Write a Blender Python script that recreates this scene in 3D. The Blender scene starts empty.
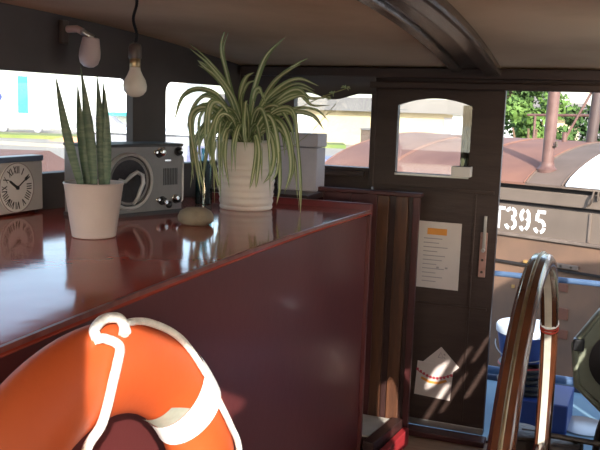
import bpy, bmesh, math, random
from mathutils import Vector, Matrix
R_=random.Random(7)
SC=bpy.context.scene
COL=SC.collection
PI=math.pi
# ------------------------------------------------------------------ materials
def lin(c):
    return tuple(((v/255)/12.92 if v/255<=.04045 else ((v/255+.055)/1.055)**2.4) for v in c)+(1,)
def mat(name,c,rough=.5,c2=None,scale=8,metal=0,bump=0,stretch=(1,1,1),coat=0,bscale=None,spec=.5,trans=0,detail=4,contrast=(.3,.7),emit=None):
    m=bpy.data.materials.new(name); m.use_nodes=True
    nt=m.node_tree; b=nt.nodes['Principled BSDF']
    b.inputs['Roughness'].default_value=rough; b.inputs['Metallic'].default_value=metal
    b.inputs['Specular IOR Level'].default_value=spec
    if coat: b.inputs['Coat Weight'].default_value=coat; b.inputs['Coat Roughness'].default_value=.08
    if trans: b.inputs['Transmission Weight'].default_value=trans
    if emit: b.inputs['Emission Color'].default_value=lin(emit[0]); b.inputs['Emission Strength'].default_value=emit[1]
    tc=nt.nodes.new('ShaderNodeTexCoord'); mp=nt.nodes.new('ShaderNodeMapping')
    mp.inputs['Scale'].default_value=stretch
    nt.links.new(tc.outputs['Object'],mp.inputs[0])
    n=nt.nodes.new('ShaderNodeTexNoise'); n.inputs['Scale'].default_value=scale; n.inputs['Detail'].default_value=detail
    nt.links.new(mp.outputs[0],n.inputs['Vector'])
    r=nt.nodes.new('ShaderNodeValToRGB')
    r.color_ramp.elements[0].position=contrast[0]; r.color_ramp.elements[1].position=contrast[1]
    r.color_ramp.elements[0].color=lin(c); r.color_ramp.elements[1].color=lin(c2 or tuple(min(255,v*1.07+2) for v in c))
    nt.links.new(n.outputs['Fac'],r.inputs[0]); nt.links.new(r.outputs[0],b.inputs['Base Color'])
    if bump:
        n2=nt.nodes.new('ShaderNodeTexNoise'); n2.inputs['Scale'].default_value=bscale or scale*3
        nt.links.new(mp.outputs[0],n2.inputs['Vector'])
        bp=nt.nodes.new('ShaderNodeBump'); bp.inputs['Strength'].default_value=bump; bp.inputs['Distance'].default_value=.01
        nt.links.new(n2.outputs['Fac'],bp.inputs['Height']); nt.links.new(bp.outputs[0],b.inputs['Normal'])
    return m
def glassmat(name,tint=(250,252,252),refl=.06):
    m=bpy.data.materials.new(name); m.use_nodes=True; nt=m.node_tree
    nt.nodes.remove(nt.nodes['Principled BSDF'])
    o=nt.nodes['Material Output']; t=nt.nodes.new('ShaderNodeBsdfTransparent'); t.inputs[0].default_value=lin(tint)
    g=nt.nodes.new('ShaderNodeBsdfGlossy'); g.inputs['Roughness'].default_value=.02
    mx=nt.nodes.new('ShaderNodeMixShader'); mx.inputs[0].default_value=refl
    nt.links.new(t.outputs[0],mx.inputs[1]); nt.links.new(g.outputs[0],mx.inputs[2]); nt.links.new(mx.outputs[0],o.inputs[0])
    return m
M={}
M['wall']=mat('dark_varnished_wood',(54,37,31),.5,(64,47,40),6,stretch=(1,1,6),bump=.15)
M['wallgrey']=mat('dark_painted_wall',(78,70,68),.6,(90,82,80),5,bump=.1)
M['ceil']=mat('ceiling_panel',(186,148,116),.75,(214,178,144),1.6,bump=.12,detail=10,contrast=(.35,.62))
M['beam']=mat('beam_varnish',(78,62,52),.25,(104,86,72),8,stretch=(6,1,6),bump=.1)
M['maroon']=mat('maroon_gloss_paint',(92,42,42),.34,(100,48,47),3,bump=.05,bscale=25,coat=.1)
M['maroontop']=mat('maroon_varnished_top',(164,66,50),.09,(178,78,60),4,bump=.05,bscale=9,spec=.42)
M['trimred']=mat('red_trim',(112,42,42),.3)
M['trimbright']=mat('bright_red_trim',(150,40,44),.4)
M['trimlight']=mat('lighter_edge',(150,92,82),.35,(118,62,56),30)  # lighter mottled red-brown for the cabinet edge
M['floor']=mat('floor_boards',(150,120,94),.5,(172,142,112),5,stretch=(1,8,1),bump=.1)
M['brown']=mat('brown_wood',(98,62,42),.4,(66,42,32),9,stretch=(5,5,.5),bump=.1)
M['dkbrown']=mat('dark_brown_wood',(60,36,32),.4,(48,30,28),9,stretch=(5,5,.5),bump=.1)
M['dkmaroon']=mat('dark_maroon_wood',(82,38,38),.4,(66,32,32),6)
M['step']=mat('step_top',(196,190,178),.6,(176,170,158),12)
M['glass']=glassmat('window_glass')
M['white']=mat('white_ceramic',(236,228,220),.35,(228,218,210),10)
M['pinkpot']=mat('blush_ceramic',(216,202,196),.4,(206,192,186),10)
M['soil']=mat('potting_soil',(60,44,34),.95,(36,28,22),60,bump=.8)
M['snake']=mat('snake_leaf',(74,98,76),.45,(98,118,92),20,stretch=(1,1,5),contrast=(.42,.58))
M['leaf']=mat('spider_leaf_green',(122,142,92),.45,(140,158,104),12)
M['leafpale']=mat('spider_leaf_pale',(214,216,178),.45,(198,204,158),12)
M['stalk']=mat('plant_stalk',(150,150,96),.5)
M['radio']=mat('radio_grey_metal',(116,116,118),.45,(124,124,126),20,bump=.05)
M['radiodk']=mat('radio_dark_side',(52,54,58),.5)
M['black']=mat('black_plastic',(24,24,26),.4)
M['chrome']=mat('chrome',(214,214,210),.18,metal=1)
M['steel']=mat('brushed_steel',(180,178,174),.35,metal=.9)
M['grille']=mat('speaker_cloth',(38,40,48),.8,(50,52,60),80,bump=.3)
M['palemetal']=mat('pale_grey_metal',(176,176,176),.35,metal=.3)
M['stone']=mat('stone',(150,138,118),.8,(124,112,96),18,bump=.4)
M['clockw']=mat('clock_face_white',(226,222,220),.5)
M['clockbody']=mat('clock_body',(186,182,180),.5)
M['clocktop']=mat('clock_blue_top',(90,104,128),.35)
M['ink']=mat('black_ink',(38,36,38),.6)
M['boxpale']=mat('pale_lilac_card',(206,196,200),.7,(196,186,192),14,bump=.1)
M['bulb']=mat('opal_glass',(236,232,220),.25,(226,222,210),5)
M['brass']=mat('aged_brass',(170,148,112),.35,(140,120,90),30,metal=.8)
M['copper']=mat('copper_plate',(190,150,138),.45,(172,128,114),40,metal=.5)
M['socket']=mat('bakelite',(90,78,70),.4)
M['fixture']=mat('dusty_pink_plastic',(208,184,176),.4)
M['cable']=mat('cable_black',(22,20,20),.6)
M['orange']=mat('lifebuoy_orange',(184,76,32),.55,(194,86,38),6,bump=.08,bscale=40)
M['orangedk']=mat('lifebuoy_seam',(190,84,50),.6)
M['rope']=mat('white_rope',(238,234,226),.7,(220,214,206),60,bump=.4,bscale=200)
M['band']=mat('white_band',(244,242,236),.5)
M['bandgrey']=mat('grey_reflective_tape',(150,150,138),.35,(166,166,152),60)
M['paper']=mat('paper',(214,200,192),.7,(206,192,184),10)
M['porange']=mat('orange_print',(212,140,62),.7)
M['pgrey']=mat('grey_print',(150,140,138),.7)
M['pred']=mat('red_print',(190,70,84),.7)
M['curtain']=mat('olive_curtain',(70,66,48),.8,(58,54,40),12,stretch=(8,8,.5),bump=.3)
M['wheelwood']=mat('wheel_varnished_wood',(96,54,34),.22,(70,40,26),14,coat=.4)
M['wheelband']=mat('wheel_inner_band',(216,210,196),.4,(196,188,170),20)
M['wheeldark']=mat('wheel_dark_side',(58,46,40),.25,coat=.3)
M['iron']=mat('dark_iron',(66,58,52),.45,(90,76,64),20,metal=.4,bump=.3)
M['rust']=mat('rusty_roof_sheet',(108,76,68),.8,(128,94,82),2.5,bump=.15,detail=8)
M['rusttan']=mat('tan_roof_sheet',(124,86,70),.8,(110,76,64),3,detail=8)
M['greysheet']=mat('grey_brown_sheet',(104,88,78),.8,(90,76,66),4,detail=8)
M['tarp']=mat('white_cover',(232,236,240),.5,(222,226,232),3)
M['hull']=mat('barge_side_paint',(112,98,86),.75,(96,84,74),2.2,detail=8,bump=.15)
M['hullrust']=mat('barge_rust_paint',(132,100,78),.8,(94,76,64),1.8,detail=9,bump=.2)
M['hulldark']=mat('barge_dark_gap',(36,30,28),.8)
M['hulledge']=mat('barge_edge_steel',(128,114,102),.6,(100,86,76),8)
M['hullpanel']=mat('rust_brown_plate',(118,74,54),.8,(96,62,50),5)
M['wpaint']=mat('white_stencil_paint',(240,238,232),.6)
M['pipe']=mat('rust_pipe',(108,80,72),.6,(86,60,54),9,bump=.2)
M['pipedk']=mat('dark_mast',(64,52,52),.6,(76,60,54),9)
M['bluepole']=mat('blue_grey_pole',(96,98,126),.45)
M['railblue']=mat('blue_rail_paint',(84,106,134),.3,(68,90,120),12)
M['deckblue']=mat('pale_blue_deck',(128,156,170),.6,(116,148,164),4)
M['hullown']=mat('own_hull',(40,50,70),.5)
M['tubblue']=mat('blue_plastic',(44,64,128),.4,(52,74,138),5)
M['lidwhite']=mat('white_lid',(216,224,232),.4)
M['hose']=mat('black_hose',(34,34,36),.45)
M['hosered']=mat('red_cord',(170,60,60),.6)
M['lampolive']=mat('olive_lamp_metal',(132,136,116),.5,(112,116,98),10)
M['water']=mat('canal_water',(110,120,118),.12,(120,130,126),.6,bump=.3,bscale=2)
M['quay']=mat('concrete_quay',(160,152,140),.9,(148,140,128),.4)
M['grass']=mat('bank_grass',(100,118,62),.9,(130,130,74),.3)
M['orangeground']=mat('orange_gravel',(214,150,110),.9)
M['bwhite']=mat('white_cladding',(232,234,234),.7,stretch=(1,1,1))
M['bturq']=mat('turquoise_door',(48,140,146),.6)
M['bcream']=mat('cream_wall',(186,172,140),.8,(176,162,132),.4)
M['broof']=mat('grey_roof',(112,110,110),.8,(102,100,100),.6)
M['boatgrey']=mat('pale_grey_boat',(140,140,148),.6,(124,124,132),1)
M['teal']=glassmat('teal_glass',(150,196,196),.12)
M['tree']=mat('tree_leaves',(40,68,28),.8,(64,92,38),1.2,contrast=(.35,.65))
M['treelt']=mat('tree_leaves_light',(68,100,38),.75,(88,116,48),1.2)
M['bark']=mat('bark',(96,78,60),.9)
M['timber']=mat('yellow_timber',(168,134,78),.7,(150,116,66),8)  # yellow-brown wood colour
M['redcap']=mat('red_tag',(176,60,44),.5)
# ------------------------------------------------------------------ mesh builder
class MB:
    def __init__(s): s.v=[]; s.f=[]; s.m=[]
    def add(s,v,f,mi=0):
        o=len(s.v); s.v+= [tuple(p) for p in v]; s.f+=[tuple(i+o for i in q) for q in f]; s.m+=[mi]*len(f); return s
    def box(s,a,b,mi=0,T=None):
        x0,y0,z0=a; x1,y1,z1=b
        v=[Vector(p) for p in ((x0,y0,z0),(x1,y0,z0),(x1,y1,z0),(x0,y1,z0),(x0,y0,z1),(x1,y0,z1),(x1,y1,z1),(x0,y1,z1))]
        if T is not None: v=[T@p for p in v]
        return s.add(v,[(3,2,1,0),(4,5,6,7),(0,1,5,4),(1,2,6,5),(2,3,7,6),(3,0,4,7)],mi)
    def prism(s,poly,vec,mi=0):
        vec=Vector(vec); n=len(poly); p=[Vector(q) for q in poly]
        v=p+[q+vec for q in p]
        return s.add(v,[tuple(range(n))[::-1],tuple(range(n,2*n))]+[(i,(i+1)%n,n+(i+1)%n,n+i) for i in range(n)],mi)
    def tube(s,pts,r,seg=10,mi=0,closed=False,cap=True,ry=None,up=None):
        pts=[Vector(p) for p in pts]; n=len(pts); rs=r if isinstance(r,(list,tuple)) else [r]*n
        v=[];prev=None
        for i,p in enumerate(pts):
            if closed: t=(pts[(i+1)%n]-pts[i-1])
            else: t=pts[min(i+1,n-1)]-pts[max(i-1,0)]
            t=t.normalized() if t.length>1e-9 else Vector((0,0,1))
            if up is not None: a=Vector(up)-t*t.dot(Vector(up)); 
            elif prev is None: a=(Vector((0,0,1)) if abs(t.z)<.9 else Vector((1,0,0))); a=a-t*a.dot(t)
            else: a=prev-t*prev.dot(t)
            a.normalize(); b=t.cross(a); prev=a
            for k in range(seg):
                th=2*PI*k/seg
                v.append(p+a*math.cos(th)*rs[i]+b*math.sin(th)*(rs[i] if ry is None else ry))
        f=[]
        m=n if closed else n-1
        for i in range(m):
            j=(i+1)%n
            for k in range(seg):
                l=(k+1)%seg; f.append((i*seg+k,i*seg+l,j*seg+l,j*seg+k))
        if not closed and cap: f.append(tuple(range(seg))[::-1]); f.append(tuple((n-1)*seg+k for k in range(seg)))
        return s.add(v,f,mi)
    def lathe(s,prof,seg=40,mi=0,c=(0,0,0),T=None):
        v=[];n=len(prof)
        for r,z in prof:
            for k in range(seg):
                th=2*PI*k/seg; p=Vector((r*math.cos(th)+c[0],r*math.sin(th)+c[1],z+c[2]))
                v.append(T@p if T is not None else p)
        f=[(i*seg+k,i*seg+(k+1)%seg,(i+1)*seg+(k+1)%seg,(i+1)*seg+k) for i in range(n-1) for k in range(seg)]
        f.append(tuple(range(seg))[::-1]); f.append(tuple((n-1)*seg+k for k in range(seg)))
        return s.add(v,f,mi)
    def grid(s,fn,nu,nv,mi=0,thick=None):
        v=[Vector(fn(i/nu,j/nv)) for i in range(nu+1) for j in range(nv+1)]
        f=[(i*(nv+1)+j,(i+1)*(nv+1)+j,(i+1)*(nv+1)+j+1,i*(nv+1)+j+1) for i in range(nu) for j in range(nv)]
        if thick is None: return s.add(v,f,mi)
        t=Vector(thick); o=len(v); v2=v+[p+t for p in v]
        f2=[tuple(reversed(q)) for q in f]; f=f+[tuple(i+o for i in q) for q in f2]
        W=nv+1
        for j in range(nv): f.append((j,j+1,j+1+o,j+o)); a=nu*W+j; f.append((a+1,a,a+o,a+1+o))
        for i in range(nu): a=i*W; f.append((a+W,a,a+o,a+W+o)); a=i*W+nv; f.append((a,a+W,a+W+o,a+o))
        return s.add(v2,f,mi)
    def stroke(s,pts,w,org,ex,ey,en,t=.002,mi=0):
        # flat ribbon along a 2-D path lying in the plane org + x*ex + y*ey
        P=[Vector((a,b)) for a,b in pts]; L=[];Rr=[]
        for i,p in enumerate(P):
            d=P[min(i+1,len(P)-1)]-P[max(i-1,0)]; d.normalize(); n=Vector((-d.y,d.x))*w/2
            L.append(p+n); Rr.append(p-n)
        to=lambda q,h: Vector(org)+Vector(ex)*q.x+Vector(ey)*q.y+Vector(en)*h
        for i in range(len(P)-1):
            q=[L[i],L[i+1],Rr[i+1],Rr[i]]
            s.add([to(a,0) for a in q]+[to(a,t) for a in q],[(0,1,2,3),(7,6,5,4),(0,4,5,1),(1,5,6,2),(2,6,7,3),(3,7,4,0)],mi)
        return s
    def build(s,name,mats,parent=None,bevel=0,smooth=False,seg=2,sub=0):
        me=bpy.data.meshes.new(name); me.from_pydata(s.v,[],s.f)
        mats=mats if isinstance(mats,(list,tuple)) else [mats]
        for q in mats: me.materials.append(M[q] if isinstance(q,str) else q)
        me.polygons.foreach_set('material_index',s.m)
        bm=bmesh.new(); bm.from_mesh(me); bmesh.ops.recalc_face_normals(bm,faces=bm.faces)
        if smooth:
            for f in bm.faces: f.smooth=True
        bm.to_mesh(me); bm.free()
        if smooth: me.set_sharp_from_angle(angle=math.radians(40))
        o=bpy.data.objects.new(name,me); COL.objects.link(o)
        if parent is not None: o.parent=parent
        if bevel:
            b=o.modifiers.new('bevel','BEVEL'); b.width=bevel; b.segments=seg; b.limit_method='ANGLE'; b.angle_limit=math.radians(40)
        if sub:
            q=o.modifiers.new('sub','SUBSURF'); q.levels=sub; q.render_levels=sub
        return o
def tag(o,label=None,cat=None,group=None,kind=None):
    if label: o['label']=label
    if cat: o['category']=cat
    if group: o['group']=group
    if kind: o['kind']=kind
    return o
def thing(name,label,cat,loc=(0,0,0),rz=0,group=None):
    o=bpy.data.objects.new(name,None); COL.objects.link(o); o.location=loc; o.rotation_euler=(0,0,rz)
    o.empty_display_size=.05
    return tag(o,label,cat,group)
def copy_tree(o,parent=None):
    c=o.copy(); COL.objects.link(c)
    if parent is not None: c.parent=parent
    for ch in list(o.children): copy_tree(ch,c)
    return c
def struct(name,mb,m,bevel=0,parent=None,**k):
    o=mb.build(name,m,parent,bevel,**k)
    if parent is None: o['kind']='structure'
    return o
# ------------------------------------------------------------------ shape of the wheelhouse
def ceilz(y): return 1.822-.037*(y-1.8)**2
def topz(y): return 1.118-.0125*(y-1.8)**2
def fwx(y): return -1.75+(y-3.142)*.142    # inner face of the forward wall
YW=3.587; ROOFX=(-2.35,1.0)
# ceiling / roof, cambered across the ship
mb=MB(); mb.grid(lambda a,b:(ROOFX[0]+a*(.47-ROOFX[0]),.01+b*3.79,ceilz(.01+b*3.79)),4,40,thick=(0,0,.05)); mb.grid(lambda a,b:(.47+a*(ROOFX[1]-.47),.45+b*3.35,ceilz(.45+b*3.35)),2,36,thick=(0,0,.05)); mb.grid(lambda a,b:(ROOFX[0]+a*(-.03-ROOFX[0]),-.14+b*.15,ceilz(-.14+b*.15)),4,3,thick=(0,0,.05))
struct('ceiling',mb,'ceil',smooth=True)
def camber_strip(x0,x1,d,y0=-.05,y1=YW-.02,top=.002):
    mb=MB(); n=36
    def fn(a,b):
        y=y0+b*(y1-y0); return (x0+a*(x1-x0),y,ceilz(y)-d)
    mb.grid(fn,1,n,thick=(0,0,d+top)); return mb
struct('trim_1',camber_strip(-.645,-.60,.028),'beam',.008)
struct('trim_2',camber_strip(-.60,-.505,.012),'beam',.003)
struct('trim_3',camber_strip(-.505,-.43,.045),'beam',.014)
# floor
struct('floor',MB().box((-2.15,-.09,-.06),(.46,3.63,0)),'floor')
# forward wall (slanted), with window holes: y ranges
def fbox(mb,y0,y1,z0,z1,t=.05,z1b=None):
    z1b=z1 if z1b is None else z1b
    a,b=fwx(y0),fwx(y1)
    v=[(a,y0,z0),(b,y1,z0),(b-t,y1,z0),(a-t,y0,z0),(a,y0,z1),(b,y1,z1b),(b-t,y1,z1b),(a-t,y0,z1)]
    mb.add(v,[(3,2,1,0),(4,5,6,7),(0,1,5,4),(1,2,6,5),(2,3,7,6),(3,0,4,7)])
mb=MB()
fbox(mb,-.09,3.637,-.06,1.226)
for a,b in ((-.09,.15),(1.0,1.25),(2.80,3.012),(3.5,3.637)): fbox(mb,a,b,1.226,1.60,.03)
N=12
for i in range(N):
    y0=-.09+i*(3.727/N); y1=y0+3.727/N; fbox(mb,y0,y1,1.60,ceilz(y0)+.01,z1b=ceilz(y1)+.01)
# rounded upper corners of the windows
for yc,sg in ((2.80,-1),(3.012,1),(3.5,-1)):
    r=.045; pts=[(fwx(yc),yc,1.60)]
    for k in range(7):
        th=k/6*PI/2; yy=yc+sg*r*(1-math.sin(th)); zz=1.60-r*(1-math.cos(th))
        pts.append((fwx(yy),yy,zz))
    # order: corner, along the header to the arc, down the jamb
    pts=[pts[0]]+[(fwx(yc+sg*r*(1-math.sin(t))),yc+sg*r*(1-math.sin(t)),1.60-r*(1-math.cos(t))) for t in [PI/2*k/6 for k in range(7)]]
    mb.prism(pts,(-.03,0,0))
struct('wall_left',mb,'wallgrey')
# window frames & panes
def fwin(n,y0,y1):
    mb=MB()
    fbox(mb,y0,y1,1.226,1.242,.06)
    o=struct('window_%d'%n,mb,'wallgrey')
    g=MB(); a,b=fwx(y0)-.025,fwx(y1)-.025
    g.add([(a,y0,1.23),(b,y1,1.23),(b,y1,1.6),(a,y0,1.6),(a-.004,y0,1.23),(b-.004,y1,1.23),(b-.004,y1,1.6),(a-.004,y0,1.6)],[(0,1,2,3),(7,6,5,4),(0,4,5,1),(1,5,6,2),(2,6,7,3),(3,7,4,0)])
    g.build('pane','glass',o)
fwin(1,1.25,2.80); fwin(2,3.012,3.5); fwin(3,.15,1.0)
# port wall (far wall): under/over window 4, door wall header
mb=MB()
mb.box((-1.69,YW,-.06),(-.998,YW+.05,1.226)); mb.box((-1.69,YW,1.226),(-1.40,YW+.05,1.58)); mb.box((-1.004,YW,1.226),(-.998,YW+.05,1.58))
mb.box((-1.69,YW,1.58),(-.41,YW+.05,1.72)); mb.box((-.41,YW,1.612),(1.0,YW+.05,1.72)); mb.box((-.998,YW,1.575),(-.41,YW+.05,1.60)) 
mb.box((.30,YW,-.06),(.46,YW+.05,1.62))
struct('wall_back',mb,'wall')
mb=MB(); mb.box((-1.02,YW-.03,1.608),(1.0,YW,1.64)); struct('trim_4',mb,'wall',.006)
mb=MB(); mb.box((-1.67,YW-.045,1.655),(1.0,YW,1.70)); struct('trim_5',mb,'wall',.006)
mb=MB(); mb.box((-1.40,YW-.02,1.226),(-1.004,YW+.05,1.238)); o=struct('window_4',mb,'wall')
MB().box((-1.40,YW+.02,1.23),(-1.004,YW+.024,1.58)).build('pane','glass',o)
# posts beside the door
mb=MB(); mb.box((-1.012,YW-.014,1.15),(-.985,YW,1.60)); struct('trim_6',mb,'wall',.004)
# low sill board running along the far wall
mb=MB(); mb.box((-1.66,YW-.03,1.195),(-1.03,YW,1.224)); struct('trim_7',mb,'wall',.003)
# door leaf with arched window
DX0,DX1=-.985,-.408; d0,d1=YW-.012,YW+.028
wx0,wx1,wz0,wz1,arch=-.884,-.548,1.226,1.535,.032
mb=MB()
mb.box((DX0,d0,.03),(DX1,d1,wz0)); mb.box((DX0,d0,wz0),(wx0,d1,1.6)); mb.box((wx1,d0,wz0),(DX1,d1,1.6))
K=14
for k in range(K):
    xa=wx0+(wx1-wx0)*k/K; xb=wx0+(wx1-wx0)*(k+1)/K
    fz=lambda x:wz1+arch*(1-((x-(wx0+wx1)/2)/((wx1-wx0)/2))**2)
    mb.prism([(xa,d0,fz(xa)),(xb,d0,fz(xb)),(xb,d0,1.6),(xa,d0,1.6)],(0,d1-d0,0))
door=struct('door_1',mb,'wall')
mb=MB(); 
for x0,x1,z0,z1 in ((DX0+.02,DX0+.05,.08,1.15),(DX1-.105,DX1-.095,.08,1.15),(DX0+.02,DX1-.02,1.15,1.165),(DX0+.02,DX1-.02,.62,.632)): mb.box((x0,d0-.006,z0),(x1,d0,z1))
mb.build('moulding','wall',door,.002)
MB().box((wx0,YW+.006,wz0),(wx1,YW+.010,wz1+arch)).build('pane','glass',door)
mb=MB(); mb.box((wx0-.002,d0-.004,wz0-.012),(wx1+.002,d0+.03,wz0)); o=mb.build('window_sill','steel',door,.002)
mb=MB(); mb.box((DX0,d0-.004,.03),(DX1,d0,.062)); tag(mb.build('kick_strip','steel',door,.002),'pale metal strip along the bottom of the door')
mb=MB(); mb.box((DX1-.068,d0-.01,.775),(DX1-.036,d0,.98)); 
lat=mb.build('latch_plate','copper',door,.003)
mb=MB(); mb.box((DX1-.056,d0-.018,.90),(DX1-.042,d0-.008,1.055)); mb.tube([(DX1-.05,d0-.028,.90),(DX1-.05,d0-.008,.90)],.009)
mb.build('latch_bar','steel',lat,.002)
for z in (.80,.855): mb=MB(); mb.tube([(DX1-.052,d0-.014,z),(DX1-.052,d0-.009,z)],.006); mb.build('screw','iron',lat)
# threshold + companionway wood at the foot of the door
struct('trim_8',MB().box((-.99,YW-.09,0),(-.39,YW-.012,.028)),'dkmaroon',.004)
struct('trim_9',MB().box((-.39,YW-.02,-.05),(.32,YW+.06,.012)),'dkbrown',.004)
# ------------------------------------------------------------------ starboard & aft walls, behind the camera
mb=MB()
mb.box((-2.19,-.09,-.06),(-.03,-.05,1.16)); mb.box((-2.19,-.09,1.16),(-2.0,-.05,1.70)); mb.box((-.62,-.09,1.16),(-.03,-.05,1.70))
mb.box((.405,-.09,-.06),(.46,-.05,1.70)); mb.box((-2.19,-.09,1.64),(-.62,-.05,1.70))
struct('wall_front',mb,'wall')
mb=MB(); X0,X1=.42,.46
mb.box((X0,-.05,-.06),(X1,YW,.93))
posts=[(-.05,.10),(.98,1.40),(1.66,1.84),(2.40,2.55),(3.50,YW)]
for a,b in posts: mb.box((X0,a,.93),(X1,b,ceilz((a+b)/2)+.01))
TX=X0+.006
for a,b,z in ((.10,.45,1.26),(.45,.72,1.30),(.72,.98,1.20),(1.40,1.66,1.31),(1.84,2.40,1.20)): mb.box((X0,a,z),(X1,b,1.72))  # added header boards, out of view, limiting where the sun enters
mb.prism([(X0,.45,1.16),(X0,.72,1.23),(X0,.72,1.26),(X0,.45,1.19)],(.006,0,0))  # added slanted batten, out of view, to stripe the incoming sun
# added slanted slats, out of view, that streak the sunlight on the door
for yy,w in ((1.44,.11),(1.60,.05),(1.76,.10),(1.92,.07),(2.04,.11),(2.21,.10),(2.36,.1)):
    P=[(yy,.93),(yy+w,.93),(yy+w+.34,1.205),(yy+.34,1.205)]
    def clip(P,k,sgn,lim):
        out=[]
        for q in range(len(P)):
            a,b=P[q],P[(q+1)%len(P)]; ia=sgn*(a[0]-lim)>=0; ib=sgn*(b[0]-lim)>=0
            if ia: out.append(a)
            if ia!=ib: t=(lim-a[0])/(b[0]-a[0]); out.append((lim,a[1]+t*(b[1]-a[1])))
        return out
    P=clip(clip(P,0,1,1.84),0,-1,2.40)
    if len(P)>2: mb.prism([(X0,y,z) for y,z in P],(.006,0,0))
mb.box((X0,1.84,1.055),(TX,2.40,1.09))
struct('wall_right',mb,'wall')
# ------------------------------------------------------------------ maroon cabinet (raised cabin top)
cab=thing('cabin_cabinet','long low maroon painted cabinet with glossy top under the windows','cabinet',(-.9,1.8,0))
L=lambda p:(p[0]+.9,p[1]-1.8,p[2])
def C_(mb,name,m,par,bevel=0,off=(-.9,1.8,0),**k):
    mb.v=[(x-off[0],y-off[1],z-off[2]) for x,y,z in mb.v]; return mb.build(name,m,par,bevel,**k)
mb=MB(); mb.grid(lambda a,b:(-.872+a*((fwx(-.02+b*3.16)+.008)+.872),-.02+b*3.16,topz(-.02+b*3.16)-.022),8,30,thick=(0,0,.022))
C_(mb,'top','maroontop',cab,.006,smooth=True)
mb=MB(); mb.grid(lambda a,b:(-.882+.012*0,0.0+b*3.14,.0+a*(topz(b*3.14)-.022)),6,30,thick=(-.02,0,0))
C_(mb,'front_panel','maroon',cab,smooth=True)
mb=MB(); mb.box((-1.7,3.12,0),(-.902,3.14,topz(3.13)-.022)); C_(mb,'end_panel','maroon',cab)
mb=MB(); mb.box((-1.68,3.138,topz(3.14)-.03),(-.868,3.162,topz(3.14)+.026)); C_(mb,'raised_lip','trimred',cab,.004)
mb=MB(); mb.grid(lambda a,b:(-.868-a*.008,0+b*3.14,topz(b*3.14)+.0005),1,30,thick=(0,0,-.010)); tag(C_(mb,'edge_trim','trimlight',cab),'lighter edge strip')
mb=MB(); mb.box((-.885,3.126,.0),(-.866,3.146,topz(3.14)-.02)); C_(mb,'corner_trim','maroon',cab,.003)
mb=MB()
for z in (.86,.55): mb.tube([(-.878,3.05,z),(-.874,3.05,z)],.006)
mb=MB(); mb.box((-.882,.88,.355),(-.60,1.14,.378)); C_(mb,'lifebuoy_cradle','dkbrown',cab,.004)
# shelf between cabinet and far wall, with storage box
mb=MB(); mb.box((-1.66,3.20,1.105),(-1.175,YW-.03,1.13)); 
tag(mb.build('corner_shelf','dkbrown',None,.003),'dark wooden shelf in the corner behind the big leafy plant','shelf')
bx=thing('storage_box','pale lilac lidded box standing in the corner behind the plant','box',(-1.287,3.42,1.13))
MB().box((-.10,-.05,0),(.09,.07,.198)).build('body','boxpale',bx,.006)
MB().box((-.104,-.054,.201),(.094,.074,.262)).build('lid','boxpale',bx,.006)
# wooden partition
pt=thing('wooden_partition','brown vertical plank partition between maroon cabinet and door','partition',(-.95,3.42,0))
x=-1.30
for w,m_ in ((.13,'dkmaroon'),(.13,'dkmaroon'),(.125,'dkmaroon'),(.052,'brown'),(.03,'dkbrown'),(.058,'brown'),(.02,'dkbrown'),(.03,'dkmaroon')):
    mb=MB(); dz=1.135 if m_!='brown' else 1.132; dy=.0 if m_!='dkbrown' else .008
    mb.box((x+.95,-.012+dy,.0),(x+w-.001+.95,.012,dz)); mb.build('plank',m_,pt,.003); x+=w
MB().box((-.36,-.018,1.133),(.235,.018,1.152)).build('top_rail','dkmaroon',pt,.004)
# companionway step
st=thing('cabin_step','pale topped corner step beside the cabinet end and partition','step',(-.88,3.2,0))
mb=MB(); mb.prism([(-.2,-.03,.0),(.035,-.03,0),(.085,.198,0),(-.2,.198,0)],(0,0,.098)); mb.build('body','dkbrown',st)
mb=MB(); mb.prism([(-.2,-.03,.098),(.035,-.03,.098),(.085,.198,.098),(-.2,.198,.098)],(0,0,.010)); mb.build('step_top','step',st,.002)
mb=MB(); mb.prism([(.035,-.12,0),(.085,.198,0),(.135,.198,0),(.085,-.12,0)],(0,0,.118)); mb.build('edge_board','dkbrown',st,.004)
mb=MB(); mb.prism([(.086,-.22,0),(.136,.198,0),(.165,.198,0),(.12,-.22,0)],(0,0,.08)); mb.build('red_trim','trimbright',st,.004)
# ------------------------------------------------------------------ papers on the door
ps=thing('notice_sheet','white notice sheet with orange heading pinned on the dark door','notice',(-.657,d0-.0015,.855))
mb=MB(); mb.box((-.101,-.0006,-.155),(.095,.0006,.155)); mb.build('sheet','paper',ps)
mb=MB(); mb.box((-.06,-.0012,.095),(.03,-.0006,.125)); mb.build('heading','porange',ps)
mb=MB(); 
for i in range(11): 
    z=.075-i*.02; mb.box((-.075,-.0012,z),(-.075+R_.uniform(.06,.14),-.0006,z+.004))
mb.box((-.01,-.0012,-.06),(.002,-.0006,-.052)); mb.box((.03,-.0012,-.06),(.042,-.0006,-.052))
mb.build('print','pgrey',ps)
c1=thing('greeting_card','white diamond turned card tucked behind the garland card on the door','card',(-.622,d0-.001,.338))
T=Matrix.Rotation(math.radians(45),4,'Y')
mb=MB(); mb.box((-.062,-.0006,-.062),(.062,.0006,.062),T=T); mb.build('sheet','paper',c1)
mb=MB(); 
for i in range(4): mb.box((-.03+.012*i,-.0012,.052-.012*i),(-.02+.012*i,-.0007,.035-.01*i+.012),T=T)
mb.stroke([(-.012,.035),(0,.062),(.012,.035),(-.012,.035)],.003,(0,-.0006,0),(1,0,0),(0,0,1),(0,-1,0),.0006)
mb.build('print','pgrey',c1)
c2=thing('greeting_card','white rectangular card with red garland fixed low on the door','card',(-.648,d0-.004,.262))
T=Matrix.Rotation(math.radians(3),4,'Y')
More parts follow.
